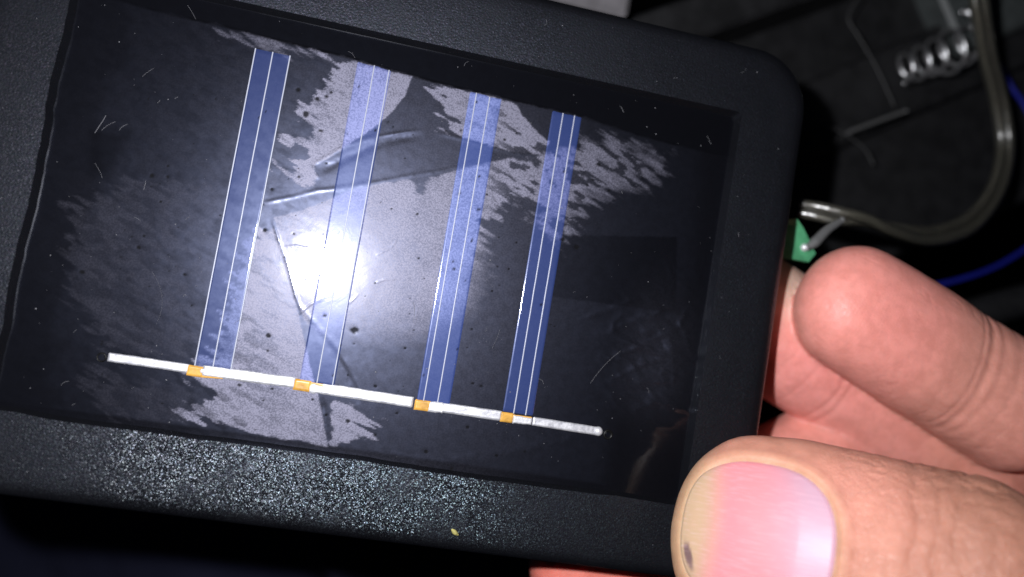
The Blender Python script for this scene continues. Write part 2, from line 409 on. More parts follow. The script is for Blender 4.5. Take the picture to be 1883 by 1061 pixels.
HX, HY = 43.0, 26.8
def field(x, y):
    """z (mm), attributes on the resin surface"""
    sh = x.shape
    jx = x * .94 + y * -.34; jy = x * .34 + y * .94            # streaks run down to the right
    jag = fbm(jx * .38, jy * 1.9, 1, 5) * 2.3
    fine = fbm(x * 2.2, y * 2.2, 9, 3)
    frost = np.zeros(sh)
    for lv, pl in PATCH:
        d, par = seg_dist(x, y, pl[:, :2], True)
        k = par.astype(int) % len(pl); f = par - np.floor(par)
        jw = pl[k, 2] * (1 - f) + pl[(k + 1) % len(pl), 2] * f
        sd = np.where(inside(x, y, pl[:, :2]), d, -d)
        soft = np.clip(jw - 1, 0, 1); jw = jw * (1 - soft * .9)
        e = .12 + .55 * jw * (1 - .75 * (lv > .9)) + 4.5 * soft + .9 * jw * sstep(10, 24, x)
        frost = np.maximum(frost, lv * sstep(-e, e, sd + jag * jw * 1.2 + fine * .12))
    # dark wetted streaks inside the far reaches of the lifted film
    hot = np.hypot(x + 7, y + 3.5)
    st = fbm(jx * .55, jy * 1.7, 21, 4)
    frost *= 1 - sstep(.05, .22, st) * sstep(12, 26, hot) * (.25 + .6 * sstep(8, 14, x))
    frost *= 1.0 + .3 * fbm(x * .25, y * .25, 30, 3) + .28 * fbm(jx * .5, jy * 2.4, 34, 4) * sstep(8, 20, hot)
    frost = np.maximum(frost, .13 * np.exp(-(np.hypot(x - 1, (y - 2) * .9) / 24) ** 2))
    scal = fbm(jx * .5 + .3 * fbm(x * .6, y * .6, 44), jy * 1.3, 40, 4)
    left = sstep(-4, -17, x)
    frost = np.maximum(frost, 0) * (1 - .45 * left * sstep(-.05, .2, scal))
    yb = np.interp(x, BAND[:, 0], BAND[:, 1])
    band = sstep(-.12, .12, y - yb + fbm(x * .8, y * .8, 55, 3) * .35)
    frost *= 1 - band
    # bare margins left, right and bottom
    edge = np.maximum(.62 * sstep(-13, -30, x + fbm(x * .2, y * .25, 63, 3) * 4), sstep(-34, -38.5, x + fbm(x * .2, y * .25, 61, 3) * 3)); edge = np.maximum(edge, sstep(36.5, 41, x + fbm(x * .3, y * .2, 66) * 2)) * .75
    band = np.maximum(band, np.maximum(edge, .38 * left * sstep(.0, .3, scal) * sstep(16, 8, y)))
    band = np.maximum(band, sstep(-25.4, -26.0, y) * .95)
    frost *= 1 - .5 * sstep(12, 30, x)
    band = np.maximum(band, .95 * sstep(30, 34, x) * sstep(-12, -18, y))
    dull = np.zeros(sh)
    for i, tp in enumerate(DULL):
        d, _ = seg_dist(x, y, tp, True); sd = np.where(inside(x, y, tp), d, -d)
        dull = np.maximum(dull, [.8, .6][i] * sstep(-[.16, .9][i], [.16, .9][i], sd + fine * .12) * [1 - .45 * sstep(38, 22, x), 1.0][i])
    frost *= 1 - dull
    pit = np.zeros(sh); z = np.full(sh, ZR)
    for (c, r) in PITS:
        mk = (np.abs(x - c[0]) < 3 * r) & (np.abs(y - c[1]) < 3 * r)
        if not mk.any(): continue
        q = np.hypot(x[mk] - c[0], (y[mk] - c[1]) * 1.15) / r
        pit[mk] = np.maximum(pit[mk], (1 - sstep(.55, 1.1, q + fine[mk] * .5)) * .92)
        z[mk] -= .05 * r * np.exp(-q ** 2)
    for a, wd, pl in RIDGE:
        d, par = seg_dist(x, y, pl)
        tp = np.clip(np.minimum(par, len(pl) - 1 - par) * 2.5, 0, 1)
        z += a * (.6 + .5 * fbm(x * .9, y * .9, 71)) * np.exp(-(d / wd) ** 2) * tp
    wr = np.exp(-(((x - 36.5) / 5.5) ** 2 + ((y + 8) / 8.5) ** 2))
    rn = np.abs(fbm(jx * .20 + 3, jy * .42, 80, 3)); z += -.62 * np.minimum(rn, .35) * wr; frost = np.maximum(frost, .05 * wr)
    z += .018 * fbm(x * .16, y * .16, 90, 3) + .0022 * fbm(x * .9, y * .9, 95, 3)
    z += .010 * left * np.maximum(scal, 0)
    z += .16 * band * 0 - .06 * sstep(-.15, .15, y - yb)
    # resin creeping up the bottom wall
    bt = sstep(-25.6, -26.8, y) * sstep(-30, -15, x) * (1 - sstep(14, 26, x)); z += .04 * bt ** 2
    return z, dict(frost=np.clip(frost, 0, 1), band=np.clip(band, 0, 1), pit=pit, dull=dull)

def sheet(name, x0, x1, y0, y1, dz, mat, parent, step=.14, ytop=None):
    nx = max(3, int((x1 - x0) / step) + 1); ny = max(3, int((y1 - y0) / step) + 1)
    gx, gy = np.meshgrid(np.linspace(x0, x1, nx), np.linspace(0, 1, ny), indexing='ij')
    top = np.full(nx, y1) if ytop is None else ytop(gx[:, 0])
    gy = y0 + gy * (top[:, None] - y0)
    z, at = field(gx, gy)
    global LUT
    if name == 'resin_sheet': LUT = z
    zz = z + dz
    # turned-down rim so the layer has thickness
    rim = np.zeros_like(zz, bool); rim[0] = rim[-1] = True; rim[:, 0] = rim[:, -1] = True
    zz = np.where(rim, zz - abs(dz) - .02, zz)
    V = np.stack([gx, gy, zz], -1).reshape(-1, 3)
    F = grid_faces(nx, ny)
    me = mesh_np(name, V, F, True, {k: a.ravel() for k, a in at.items()})
    return link(name, me, parent, mat)

# ================================================================== the solar panel
panel = empty('solar_panel', (0, 0, -6))
tag(panel, 'black framed solar panel with four blue cell strips, held between thumb and fingers', 'solar panel')
ORG = Vector((0, 0, 6 * MM))
def on_panel(o): o.location = ORG; return o

# frame ---------------------------------------------------------
def frame_mesh():
    cn, sd = 10, 60
    L = []
    def loop(hx, hy, r, z, wob=0.0):
        q = rrect(hx, hy, r, cn, sd)
        if wob:
            x, y = q[:, 0], q[:, 1]
            nl = fbm(y * .22, x * 0 + 4, 5, 4); nb_ = fbm(x * .15, y * 0 + 8, 6, 3)
            q = q + np.c_[np.where(x < -hx + 1, nl * .55 * wob, 0), np.where(y < -hy + 1, nb_ * .35 * wob, 0)]
        L.append(np.c_[q, np.full(len(q), z)])
    loop(50.5, 34.5, 7.0, -6.0); loop(52.2, 36.2, 8.0, -5.6); loop(52.5, 36.5, 8.2, -5.0); loop(52.5, 36.5, 8.2, -1.3)
    loop(52.38, 36.38, 8.1, -.75); loop(52.0, 36.0, 7.9, -.33); loop(51.4, 35.4, 7.5, -.09); loop(50.7, 34.7, 7.0, 0.0)
    for f in (.2, .4, .6, .8): loop(50.7 + (43.03 - 50.7) * f, 34.7 + (26.85 - 34.7) * f, 7 + (1.0 - 7) * f, 0.0)
    loop(43.03, 26.85, .7, 0.0, 1); loop(42.83, 26.65, .7, -.7, 1); loop(42.40, 26.22, .7, -2.2, 1)
    n = len(L[0]); V = np.concatenate(L)
    F = [tuple(f) for f in grid_faces(len(L), n, True)]
    F = [f[::-1] for f in F]
    F.append(tuple(range(n)))                                       # closed back
    k = len(V); V = np.vstack([V, [[0, 0, -2.2]]])
    b = (len(L) - 1) * n
    F += [(b + i, b + (i + 1) % n, k) for i in range(n)]
    V[:, 2] += np.where(np.abs(V[:, 2]) < .05, .05 * fbm(V[:, 0] * .12, V[:, 1] * .12, 12, 3), 0)
    return V, F
V, F = frame_mesh()
me = mesh_py('frame', V, F)
me.set_sharp_from_angle(angle=math.radians(50))
gx, gy = V[:, 0], V[:, 1]
gr = sstep(-24, -28, gy) * (1 - .92 * sstep(8, 30, gx)) * (1 - .9 * sstep(-18, -42, gx))
add_attrs(me, dict(grain=.22 + .78 * np.clip(gr, 0, 1)))
fr = on_panel(link('frame', me, panel, M['frame']))

# dark resin sheet -----------------------------------------------
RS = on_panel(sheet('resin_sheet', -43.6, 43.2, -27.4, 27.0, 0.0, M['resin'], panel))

# cells -----------------------------------------------------------
def px_x(px, py): return P(px, py, ZR)[0]
def band_y(x): return np.interp(x, BAND[:, 0], BAND[:, 1]) - .1 + .25 * fbm(np.asarray(x) * .9, np.asarray(x) * 0 + 2, 14, 3)
cells = [  # x0, x1, top (None: runs to the bare strip), bottom, grid line x, colours
    (-21.35, -16.95, 21.9, -18.35, (-21.28, -19.15, -17.02), rgb(.020, .031, .100), rgb(.095, .115, .24)),
    (-8.75, -4.35, None, -18.55, (-6.55, -4.62), rgb(.022, .038, .128), rgb(.20, .215, .41)),
    (6.05, 10.35, None, -18.9, (6.95, 8.75), rgb(.025, .045, .165), rgb(.16, .195, .42)),
    (17.25, 21.35, None, -18.3, (18.75, 20.35), rgb(.021, .037, .130), rgb(.135, .155, .35)),
]
for i, (x0, x1, yt, yb, lines, c0, c1) in enumerate(cells):
    mt = m_resin('blue_cell_%s' % 'abcd'[i], c0, c1, .45, 1.0, (.56, .63, 1.0, 1), (.60, .68, 1.0, 1))
    tp = (lambda xs, yt=yt: np.full(np.shape(xs), yt)) if yt else band_y
    c = on_panel(sheet('solar_cell', x0, x1, yb, 0, .06, mt, panel, .14, tp))
    for lx in lines:
        n = 150
        ys = np.linspace(yb, float(tp(np.array([lx]))[0]) - .05, n); xs = lx + .02 * fbm(ys * .3, ys * 0 + i, 3)
        z, _ = field(xs, ys); z = z + .06
        hw = .085
        Vs = np.stack([np.c_[xs - hw, ys, z - .02], np.c_[xs - hw * .8, ys, z + .035], np.c_[xs + hw * .8, ys, z + .035], np.c_[xs + hw, ys, z - .02]], 1).reshape(-1, 3)
        link('grid_line', mesh_np('grid_line', Vs, grid_faces(n, 4)), c, M['line'])

# ribbon, amber tabs, solder ---------------------------------------
def strip(name, a, b, wd, mat, dz=.12, th=.16, seed=0, n=60, parent=panel, uneven=.05):
    a = np.array(P(a[0], a[1], ZR)[:2]); b = np.array(P(b[0], b[1], ZR)[:2]); d = (b - a); Ln = np.hypot(*d); d /= Ln; nr = np.array([-d[1], d[0]])
    s = np.linspace(0, Ln, n); v = np.linspace(-1, 1, 9)
    S, Vv = np.meshgrid(s, v, indexing='ij')
    e = wd / 2 * (1 + uneven * fbm(S * 1.3, Vv * .3 + seed, seed + 4, 3))
    x = a[0] + d[0] * S + nr[0] * Vv * e; y = a[1] + d[1] * S + nr[1] * Vv * e
    z, _ = field(x, y)
    z = np.maximum(z, ZR - .05) + dz + .035 * fbm(S * .6, Vv * .8, seed + 20, 3)
    rim = np.zeros_like(z, bool); rim[0] = rim[-1] = True; rim[:, 0] = rim[:, -1] = True
    z = np.where(rim, z - th, z)
    o = link(name, mesh_np(name, np.stack([x, y, z], -1).reshape(-1, 3), grid_faces(n, 9)), parent, mat)
    return on_panel(o)
segs = [((198,656),(347,678),1.25),((371,681),(544,704),1.6),((590,714),(760,740),1.62),((812,749),(922,765),1.5),((979,774),(1100,793),1.3)]
for i, (a, b, wd) in enumerate(segs): strip('bus_ribbon', a, b, wd * .9, M['ribbon'], .14, .18, i)
for i, (a, b, wd) in enumerate([((344,680),(374,685),1.35),((540,706),(572,711),1.45),((762,743),(792,747),1.4),((920,766),(943,769),1.3)]):
    strip('amber_tab', a, b, wd, M['kapton'], .20, .22, 10 + i, 14)
for i, (a, b, wd) in enumerate([((368,691),(412,694),.45),((566,704),(604,710),.4),((942,764),(979,769),.3)]):
    strip('amber_tab', a, b, wd, M['kapton'], .11, .14, 20 + i, 14)
for i, (a, b, wd) in enumerate([((570,714),(594,716),1.1),((788,746),(816,751),1.45),((943,770),(978,775),1.05)]):
    strip('solder_bridge', a, b, wd, M['solder'], .26, .3, 30 + i, 24, uneven=.35)
def blob(name, c, r, h, mat, seed=0, parent=panel, base=ZR):
    nu, nv = 10, 20; V = []
    for i in range(nu):
        a = math.pi / 2 * i / (nu - 1)
        for j in range(nv):
            b = 2 * math.pi * j / nv; k = 1 + .15 * float(fbm(np.array([math.cos(b) * 1.3 + 5]), np.array([math.sin(b) * 1.3 + seed]), seed)[0])
            V.append((c[0] + r * k * math.cos(b) * math.cos(a), c[1] + r * k * math.sin(b) * math.cos(a), base - .05 + h * math.sin(a)))
    return on_panel(link(name, mesh_np(name, np.array(V), grid_faces(nu, nv, True)), parent, mat))
blob('solder_joint', P(1100, 793, ZR), .62, .5, M['solder'], 2)
blob('solder_joint', P(577, 714, ZR), .70, .32, M['solder'], 5)
blob('solder_joint', P(372, 682, ZR), .42, .28, M['solder'], 8)
def ring(name, c, r0, r1, mat):
    a = np.linspace(0, 2 * np.pi, 28, endpoint=False); V = []
    for r, z in ((r1, -.05), (r1 * .85, .12), (r0 * 1.1, .14), (r0, .02), (r0 * .5, -.12), (.02, -.14)):
        V.append(np.c_[c[0] + r * np.cos(a), c[1] + r * np.sin(a), np.full(28, ZR + z)])
    return on_panel(link(name, mesh_np(name, np.concatenate(V), grid_faces(6, 28, True)), panel, mat))
ring('terminal_hole', P(187, 657, ZR), .42, .62, M['hole'])
ring('terminal_hole', P(1118, 799, ZR), .40, .70, M['hole'])

# dust, lint and scratches lying on the panel ----------------------
def lint_bits():
    parts = []
    def surf_z(x, y):
        if abs(x) < 42.6 and abs(y) < 26.4:
            i_ = int(round((x + 43.6) / 86.8 * (LUT.shape[0] - 1))); j_ = int(round((y + 27.4) / 54.4 * (LUT.shape[1] - 1)))
            return float(LUT[i_, j_]) + .07
        return .03
    def fibre(x, y, L, a, r, curl):
        n = 7; pts = []
        for k in range(n):
            pts.append((x, y)); x += math.cos(a) * L / n; y += math.sin(a) * L / n; a += curl
        zs = surf_z(*pts[3])
        if any(abs(p[0]) > 51 or abs(p[1]) > 35 for p in pts): return
        if any((abs(p[0]) > 42.3 or abs(p[1]) > 26.2) for p in pts) and any((abs(p[0]) < 43.6 and abs(p[1]) < 27.4) for p in pts): return
        parts.append(tube([(p[0], p[1], zs + .03 + .04 * math.sin(k)) for k, p in enumerate(pts)], r, 5))
    for _ in range(45):
        x = random.uniform(-48, 48); y = random.uniform(-33, 33)
        fibre(x, y, random.uniform(.25, 1.3), random.gauss(.9, 1.2), random.uniform(.006, .015), random.gauss(0, .35))
    for (px, py, px2, py2, r) in [(175,245,200,208,.07),(188,240,212,215,.04),(220,240,232,222,.04),(262,142,284,120,.03),(290,190,297,184,.04),(322,182,328,177,.05),(745,890,790,862,.05),(1085,705,1140,625,.04),(930,890,970,868,.03),(690,868,720,845,.03),(760,555,770,600,.05),(905,640,925,600,.03),(280,500,345,600,.02),(265,350,270,330,.05),(175,300,195,330,.03),(430,595,465,570,.03),(800,95,800,62,.05),(650,62,690,70,.03),(640,95,660,102,.03),(1140,195,1150,207,.05),(1300,250,1308,268,.04),(345,10,365,38,.03)]:
        a = P(px, py, ZR); b = P(px2, py2, ZR); L = math.hypot(*(b - a)[:2])
        fibre(a[0], a[1], L, math.atan2(b[1] - a[1], b[0] - a[0]), r * .32, random.gauss(0, .08))
    for _ in range(420):
        x = random.uniform(-50, 50); y = random.uniform(-34.5, 34.5)
        if 42.2 < abs(x) < 43.8 or 26 < abs(y) < 27.6: continue
        r = abs(random.gauss(0, .028)) + .014; z = surf_z(x, y)
        o = np.array([[1, 0, 0], [0, 1, 0], [-1, 0, 0], [0, -1, 0], [0, 0, 1], [0, 0, -1.]]) * [r * random.uniform(.6, 1.8), r, r * .8]
        o = rot2(o, random.uniform(0, 3), (0, 0)) + [x, y, z]
        parts.append((o, [(0, 1, 4), (1, 2, 4), (2, 3, 4), (3, 0, 4), (1, 0, 5), (2, 1, 5), (3, 2, 5), (0, 3, 5)]))
    return join(parts)
V, F = lint_bits()
tag(on_panel(link('dust_and_lint', mesh_py('dust_and_lint', V, F, False), panel, M['dust'])), 'pale dust specks and lint', kind='stuff')
c = P(836, 978, 0); V, F = tube(smooth_path([(c[0] - .45, c[1] + .3, .1), (c[0], c[1], .22), (c[0] + .5, c[1] - .3, .08)], 6), [.1, .25, .32, .3, .22, .08], 7)
on_panel(link('yellow_flake', mesh_py('yellow_flake', V, F), panel, M['flake']))

# ================================================================== the hand
def unit(v): return v / np.linalg.norm(v)
class Digit:
    """straight distal segment with a rounded tip, elliptical section; local t (from tip), s (side), u (towards the camera)"""
    def __init__(s, tip, base, up, ts, Ws, Hu, Hd, t0, p=2.3):
        s.o = np.array(tip); s.L = np.linalg.norm(np.array(base) - tip); s.a = unit(np.array(base) - tip)
        up = np.array(up, float); s.u = unit(up - s.a * (up @ s.a)); s.s = np.cross(s.u, s.a)
        s.ts, s.Ws, s.Hu, s.Hd, s.t0, s.p = ts, Ws, Hu, Hd, t0, p
    def loc(s, X):
        d = X - s.o; return d @ s.a, d @ s.s, d @ s.u
    def sdf(s, X):
        t, q, v = s.loc(X)
        W = np.interp(t, s.ts, s.Ws); hu = np.interp(t, s.ts, s.Hu); hd = np.interp(t, s.ts, s.Hd)
        h = np.where(v > 0, hu, hd); tp = np.maximum(0, (s.t0 - t) / s.t0); te = np.maximum(0, (t - (s.L - 6)) / 8.)
        g = (np.abs(q / W) ** s.p + np.abs(v / h) ** s.p + tp ** s.p + te ** s.p) ** (1 / s.p)
        return (g - 1) * np.minimum(W, h)
def capsule(X, a, b, ra, rb):
    a = np.array(a); b = np.array(b); d = b - a; t = np.clip((X - a) @ d / (d @ d), 0, 1)
    return np.linalg.norm(X - a - t[:, None] * d, axis=1) - (ra + (rb - ra) * t)
def smin(a, b, k):
    h = np.clip(.5 + .5 * (b - a) / k, 0, 1); return b + (a - b) * h - k * h * (1 - h)

TH = Digit(P(1236, 955, 6.0), P(1890, 1096, 23), unit(CAM - P(1480, 990, 12)) + np.array([-.02, .05, 0]),
           [0, 6, 14, 24, 36, 46, 60], [10.8, 11.9, 12.6, 12.2, 11.3, 10.9, 11.0], [4.1, 5.2, 7.4, 9.4, 9.2, 8.2, 8.2], [5.6, 6.2, 7.2, 8.6, 9.4, 9.6, 9.8], 9.5, 2.25)
ix0, ix1 = P(1484, 512, -3), P(1910, 782, -4)
IX = Digit(ix0, ix1, (0, 0, 1), [0, 5, 12, 20, 26, 32, 45], [8.2, 8.9, 9.3, 9.5, 9.4, 9.6, 9.8], [6.2, 6.9, 7.5, 7.6, 7.2, 7.8, 8.2], [6, 6.5, 7, 7.3, 7.4, 7.6, 8], 8.0, 2.15)
MD = Digit(P(1215, 470, -15), P(1835, 880, -13.5), (0, 0, 1), [0, 8, 18, 26, 34, 50], [8.6, 9.6, 9.9, 9.9, 9.6, 10], [6.8, 7.6, 8.0, 8.2, 7.6, 8.2], [6.5, 7, 7.5, 7.8, 8, 8.2], 8.5, 2.2)
RG = Digit(P(982, 1082, -15.5), P(1560, 830, -17), (0, 0, 1), [0, 8, 20, 28, 50], [7.8, 8.6, 8.9, 8.9, 9.2], [6.6, 7.2, 7.6, 7.6, 8], [6.5, 7, 7.5, 7.8, 8], 8.0, 2.2)
DG = [TH, IX, MD, RG]
pI1 = P(2150, 905, -14); pM1 = P(2080, 1010, -22); pR1 = P(1830, 790, -26); pR2 = P(2100, 1080, -30); pT1 = P(2160, 1180, 6); pW = P(2450, 1250, -22)
def hand_sdf(X):
    d = TH.sdf(X)
    base = smin(capsule(X, TH.o + TH.a * (TH.L - 6), pT1, 9.5, 13), capsule(X, pT1, pW, 13, 17), 5)
    d = smin(d, base, 3)
    idx = smin(IX.sdf(X), capsule(X, IX.o + IX.a * (IX.L - 7), pI1, 8.0, 9.5), 2)
    mid = smin(MD.sdf(X), capsule(X, MD.o + MD.a * (MD.L - 7), pM1, 8.4, 9.8), 2)
    rng = smin(RG.sdf(X), smin(capsule(X, RG.o + RG.a * (RG.L - 7), pR1, 8.0, 8.8), capsule(X, pR1, pR2, 8.8, 9.6), 3), 2)
    idx = smin(idx, capsule(X, pI1, pW, 9.5, 15), 3); mid = smin(mid, capsule(X, pM1, pW, 9.8, 15), 3); rng = smin(rng, capsule(X, pR2, pW, 9.6, 15), 3)
    f = smin(smin(idx, mid, .35), rng, .35)
    return smin(f, d, .5)

def surface_nets(fn, lo, hi, h):
    lo = np.array(lo, float); n = np.ceil((np.array(hi) - lo) / h).astype(int) + 1
    ax = [lo[k] + h * np.arange(n[k]) for k in range(3)]
    # coarse pass first, exact values only near the surface
    cs = 6; cf = [a[::cs] for a in ax]; cf = [np.append(c, c[-1] + cs * h) for c in cf]
    G = np.stack(np.meshgrid(*cf, indexing='ij'), -1); shp = G.shape[:3]
    Dc = fn(G.reshape(-1, 3)).reshape(shp)
    near = np.abs(Dc) < cs * h * 2.6
    D = np.repeat(np.repeat(np.repeat(Dc, cs, 0), cs, 1), cs, 2)[:n[0], :n[1], :n[2]].astype(np.float32)
    nr = near.copy()
    for a in range(3):
        for s_ in (-1,): nr |= np.roll(near, s_, a)
    near = nr
    Nr = np.repeat(np.repeat(np.repeat(near, cs, 0), cs, 1), cs, 2)[:n[0], :n[1], :n[2]]
    idx = np.argwhere(Nr)
    for k in range(0, len(idx), 400000):
        q = idx[k:k + 400000]; D[q[:, 0], q[:, 1], q[:, 2]] = fn(lo + q * h)
    D[0] = D[-1] = 1; D[:, 0] = D[:, -1] = 1; D[:, :, 0] = D[:, :, -1] = 1
    S = D < 0
    c = np.zeros(np.array(S.shape) - 1, np.int8)
    for dx in (0, 1):
        for dy in (0, 1):
            for dz in (0, 1): c += S[dx:S.shape[0] - 1 + dx, dy:S.shape[1] - 1 + dy, dz:S.shape[2] - 1 + dz]
    act = np.argwhere((c > 0) & (c < 8)); ID = np.full(c.shape, -1, np.int32); ID[tuple(act.T)] = np.arange(len(act))
    acc = np.zeros((len(act), 3)); cnt = np.zeros(len(act))
    cor = [(i, j, k) for i in (0, 1) for j in (0, 1) for k in (0, 1)]
    for a in cor:
        for ax_ in range(3):
            if a[ax_]: continue
            b = list(a); b[ax_] = 1
            A = act + a; B = act + b; da = D[tuple(A.T)].astype(float); db = D[tuple(B.T)].astype(float)
            mk = (da < 0) != (db < 0); t = da / np.where(mk, da - db, 1)
            p = np.array(a)[None] + t[:, None] * (np.array(b) - a)[None]
            acc[mk] += p[mk]; cnt[mk] += 1
    V = lo + (act + acc / cnt[:, None]) * h
    Fs = []
    for ax_ in range(3):
        o1, o2 = [(1, 2), (2, 0), (0, 1)][ax_]
        sl0 = [slice(None)] * 3; sl1 = [slice(None)] * 3; sl0[ax_] = slice(0, -1); sl1[ax_] = slice(1, None)
        ch = S[tuple(sl0)] != S[tuple(sl1)]; e = np.argwhere(ch)
        ok = (e[:, o1] > 0) & (e[:, o2] > 0) & (e[:, o1] < c.shape[o1]) & (e[:, o2] < c.shape[o2]); e = e[ok]
        u = np.zeros(3, int); u[o1] = 1; v = np.zeros(3, int); v[o2] = 1
        q = np.stack([ID[tuple((e - u - v).T)], ID[tuple((e - v).T)], ID[tuple(e.T)], ID[tuple((e - u).T)]], 1)
        s0 = S[tuple(e.T)]; q = np.where(s0[:, None], q, q[:, ::-1]); Fs.append(q)
    return V, np.concatenate(Fs)

V, F = surface_nets(hand_sdf, (18, -88, -48), (140, 24, 38), .62)
me0 = mesh_np('hand_base', V, F)
tmp = bpy.data.objects.new('tmp_hand', me0); COL.objects.link(tmp)
sm = tmp.modifiers.new('sm', 'SMOOTH'); sm.factor = .5; sm.iterations = 3
ss = tmp.modifiers.new('ss', 'SUBSURF'); ss.levels = 1; ss.render_levels = 1
dg = bpy.context.evaluated_depsgraph_get()
hand_me = bpy.data.meshes.new_from_object(tmp.evaluated_get(dg)); bpy.data.objects.remove(tmp); bpy.data.meshes.remove(me0)
hand_me.name = 'hand'
N = len(hand_me.vertices); co = np.empty(N * 3, np.float32); hand_me.vertices.foreach_get('co', co); co = co.reshape(-1, 3).astype(float) / MM
no = np.empty(N * 3, np.float32); hand_me.vertices.foreach_get('normal', no); no = no.reshape(-1, 3).astype(float)
sd = np.stack([g.sdf(co) for g in DG], 1); own = sd.argmin(1)
loc = np.zeros((N, 3))
for k, g in enumerate(DG):
    t, q, v = g.loc(co); mk = own == k; loc[mk] = np.stack([t, q, v], 1)[mk]
t, q, v = loc.T
pxr = (co - CAM) @ AX; PX = np.c_[pxr[:, 0] / pxr[:, 2] * 1400 + 941.5, pxr[:, 1] / pxr[:, 2] * 1400 + 530.5]   # only to place skin marks where measured

# nail outline in thumb coordinates
NT0, NL, NWd, NP = 9.7, 8.35, 8.5, 2.5
def nail_r(t, q): return (np.abs((t - NT0) / NL) ** NP + np.abs(q / NWd) ** NP) ** (1 / NP)
disp = np.zeros(N)
isT = own == 0; top = isT & (v > 0)
nr = nail_r(t, q); dn = (nr - 1) * 8
bed = np.where(top, -.45 * sstep(.35, -.35, dn), 0)
fold_side = np.exp(-((dn - .75) / .6) ** 2) * np.where(t > 5.5, 1, np.clip((t - 1) / 4.5, 0, 1))
disp += bed + np.where(top, .22 * fold_side, 0)
cut = np.exp(-((dn - .35) / .22) ** 2) * sstep(10, 15, t); disp += np.where(top, .10 * cut, 0)
# thumb knuckle wrinkles
kc = np.array(TH.loc(P(1822, 1030, 20)[None]))[:2, 0]
kr = np.hypot((t - kc[0]) * 1.15, (q - kc[1]) * .9); wob = fbm(t * .22, q * .22, 3, 3) * 3
wv = np.sin((kr + wob) * np.pi / 3.1); wr = (1 - np.abs(wv)) ** 2.5
disp -= np.where(top, .30 * wr * np.exp(-((kr - 8.5) / 5.5) ** 2) * sstep(19, 25, t), 0)
disp += np.where(top, .9 * np.exp(-(kr / 8.0) ** 2), 0)
lin = np.abs(fbm(t * .35 + .2 * q, q * 1.1, 33, 3)); disp -= np.where(isT, .12 * sstep(.12, 0, lin) * sstep(15, 22, t), 0)
disp -= np.where(isT, .05 * sstep(.08, 0, np.abs(fbm(t * .8, q * .7, 36, 3))) * sstep(17, 22, t), 0)
# flexion creases
def crease(k, t0, depth, wd, slope=0.0, seed=0):
    mk = own == k; tc = t0 + slope * q + .5 * fbm(q * .25, q * 0, 50 + seed, 3)
    return np.where(mk, -depth * np.exp(-((t - tc) / wd) ** 2) * sstep(.5, 3, v), 0)
disp += crease(1, 26.0, .20, .7, -.10, 1) + crease(1, 27.8, .12, .6, -.08, 2) + crease(1, 24.4, .10, .35, -.1, 7) + crease(1, 30.5, .05, .5, -.05, 3)
disp += crease(2, 31.4, .16, .45, -.05, 4) + crease(2, 33.0, .14, .4, -.02, 5) + crease(2, 27.5, .07, .3, .1, 6) + crease(2, 23.5, .07, .3, .15, 8)
disp += np.where((own == 1) | (own == 2), -.06 * sstep(.05, 0, np.abs(fbm(t * .18 + q * .1, q * .35, 60, 3))), 0)
disp += .05 * fbm(t * .3, q * .3, 70, 3)
co = co + no * disp[:, None]
hand_me.vertices.foreach_set('co', (co * MM).astype(np.float32).ravel())

# skin tone -------------------------------------------------------
tan = np.array([.65, .30, .21]); pink = np.array([.80, .33, .27]); red = np.array([.76, .235, .20]); pale = np.array([.66, .47, .37]); olive = np.array([.50, .33, .19])
tone = np.tile(pink, (N, 1))
def blend(c, f):
    global tone
    tone = tone * (1 - f[:, None]) + np.asarray(c)[None] * f[:, None]
gau = lambda cx, cy, rx, ry: np.exp(-((PX[:, 0] - cx) / rx) ** 2 - ((PX[:, 1] - cy) / ry) ** 2)
blend(tan, isT * 1.0)
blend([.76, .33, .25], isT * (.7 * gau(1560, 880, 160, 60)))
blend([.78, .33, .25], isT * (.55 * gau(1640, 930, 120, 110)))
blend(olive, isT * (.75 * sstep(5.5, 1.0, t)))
blend([.44, .205, .140], isT * .9 * sstep(18, 32, t))  # tanner back of the thumb, colour also darkened to offset the closer flash
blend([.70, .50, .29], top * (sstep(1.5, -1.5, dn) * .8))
isI = own == 1
blend([.92, .345, .295], isI * (.9 * gau(1600, 560, 150, 130)))
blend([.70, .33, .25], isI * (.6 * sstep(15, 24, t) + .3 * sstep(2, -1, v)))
isM = own == 2
blend([.92, .35, .31], isM * (.9 * gau(1480, 680, 130, 120)))
blend(pale, isM * gau(1452, 520, 60, 62) * .95)
blend([.68, .30, .22], isM * .7 * sstep(1650, 1750, PX[:, 0]))
isR = own == 3
blend([.80, .20, .15], isR * .8 * sstep(1300, 1200, PX[:, 0]))
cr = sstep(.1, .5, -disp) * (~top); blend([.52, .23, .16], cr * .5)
blend([.16, .09, .09], top * 0.0)
ridge = (isI * sstep(16, 9, t) + isM * sstep(24, 16, t)) * sstep(0, 3, v)
coarse = isT * sstep(14, 19, t) * 1.0 + 0.15
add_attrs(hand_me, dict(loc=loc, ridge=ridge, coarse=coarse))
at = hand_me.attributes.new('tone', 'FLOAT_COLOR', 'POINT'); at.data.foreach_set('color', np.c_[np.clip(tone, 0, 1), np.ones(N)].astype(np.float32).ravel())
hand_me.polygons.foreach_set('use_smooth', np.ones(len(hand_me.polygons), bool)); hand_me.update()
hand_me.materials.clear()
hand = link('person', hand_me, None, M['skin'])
tag(hand, "bare hand gripping the panel's corner, thumb in front and fingers curled behind", 'person')

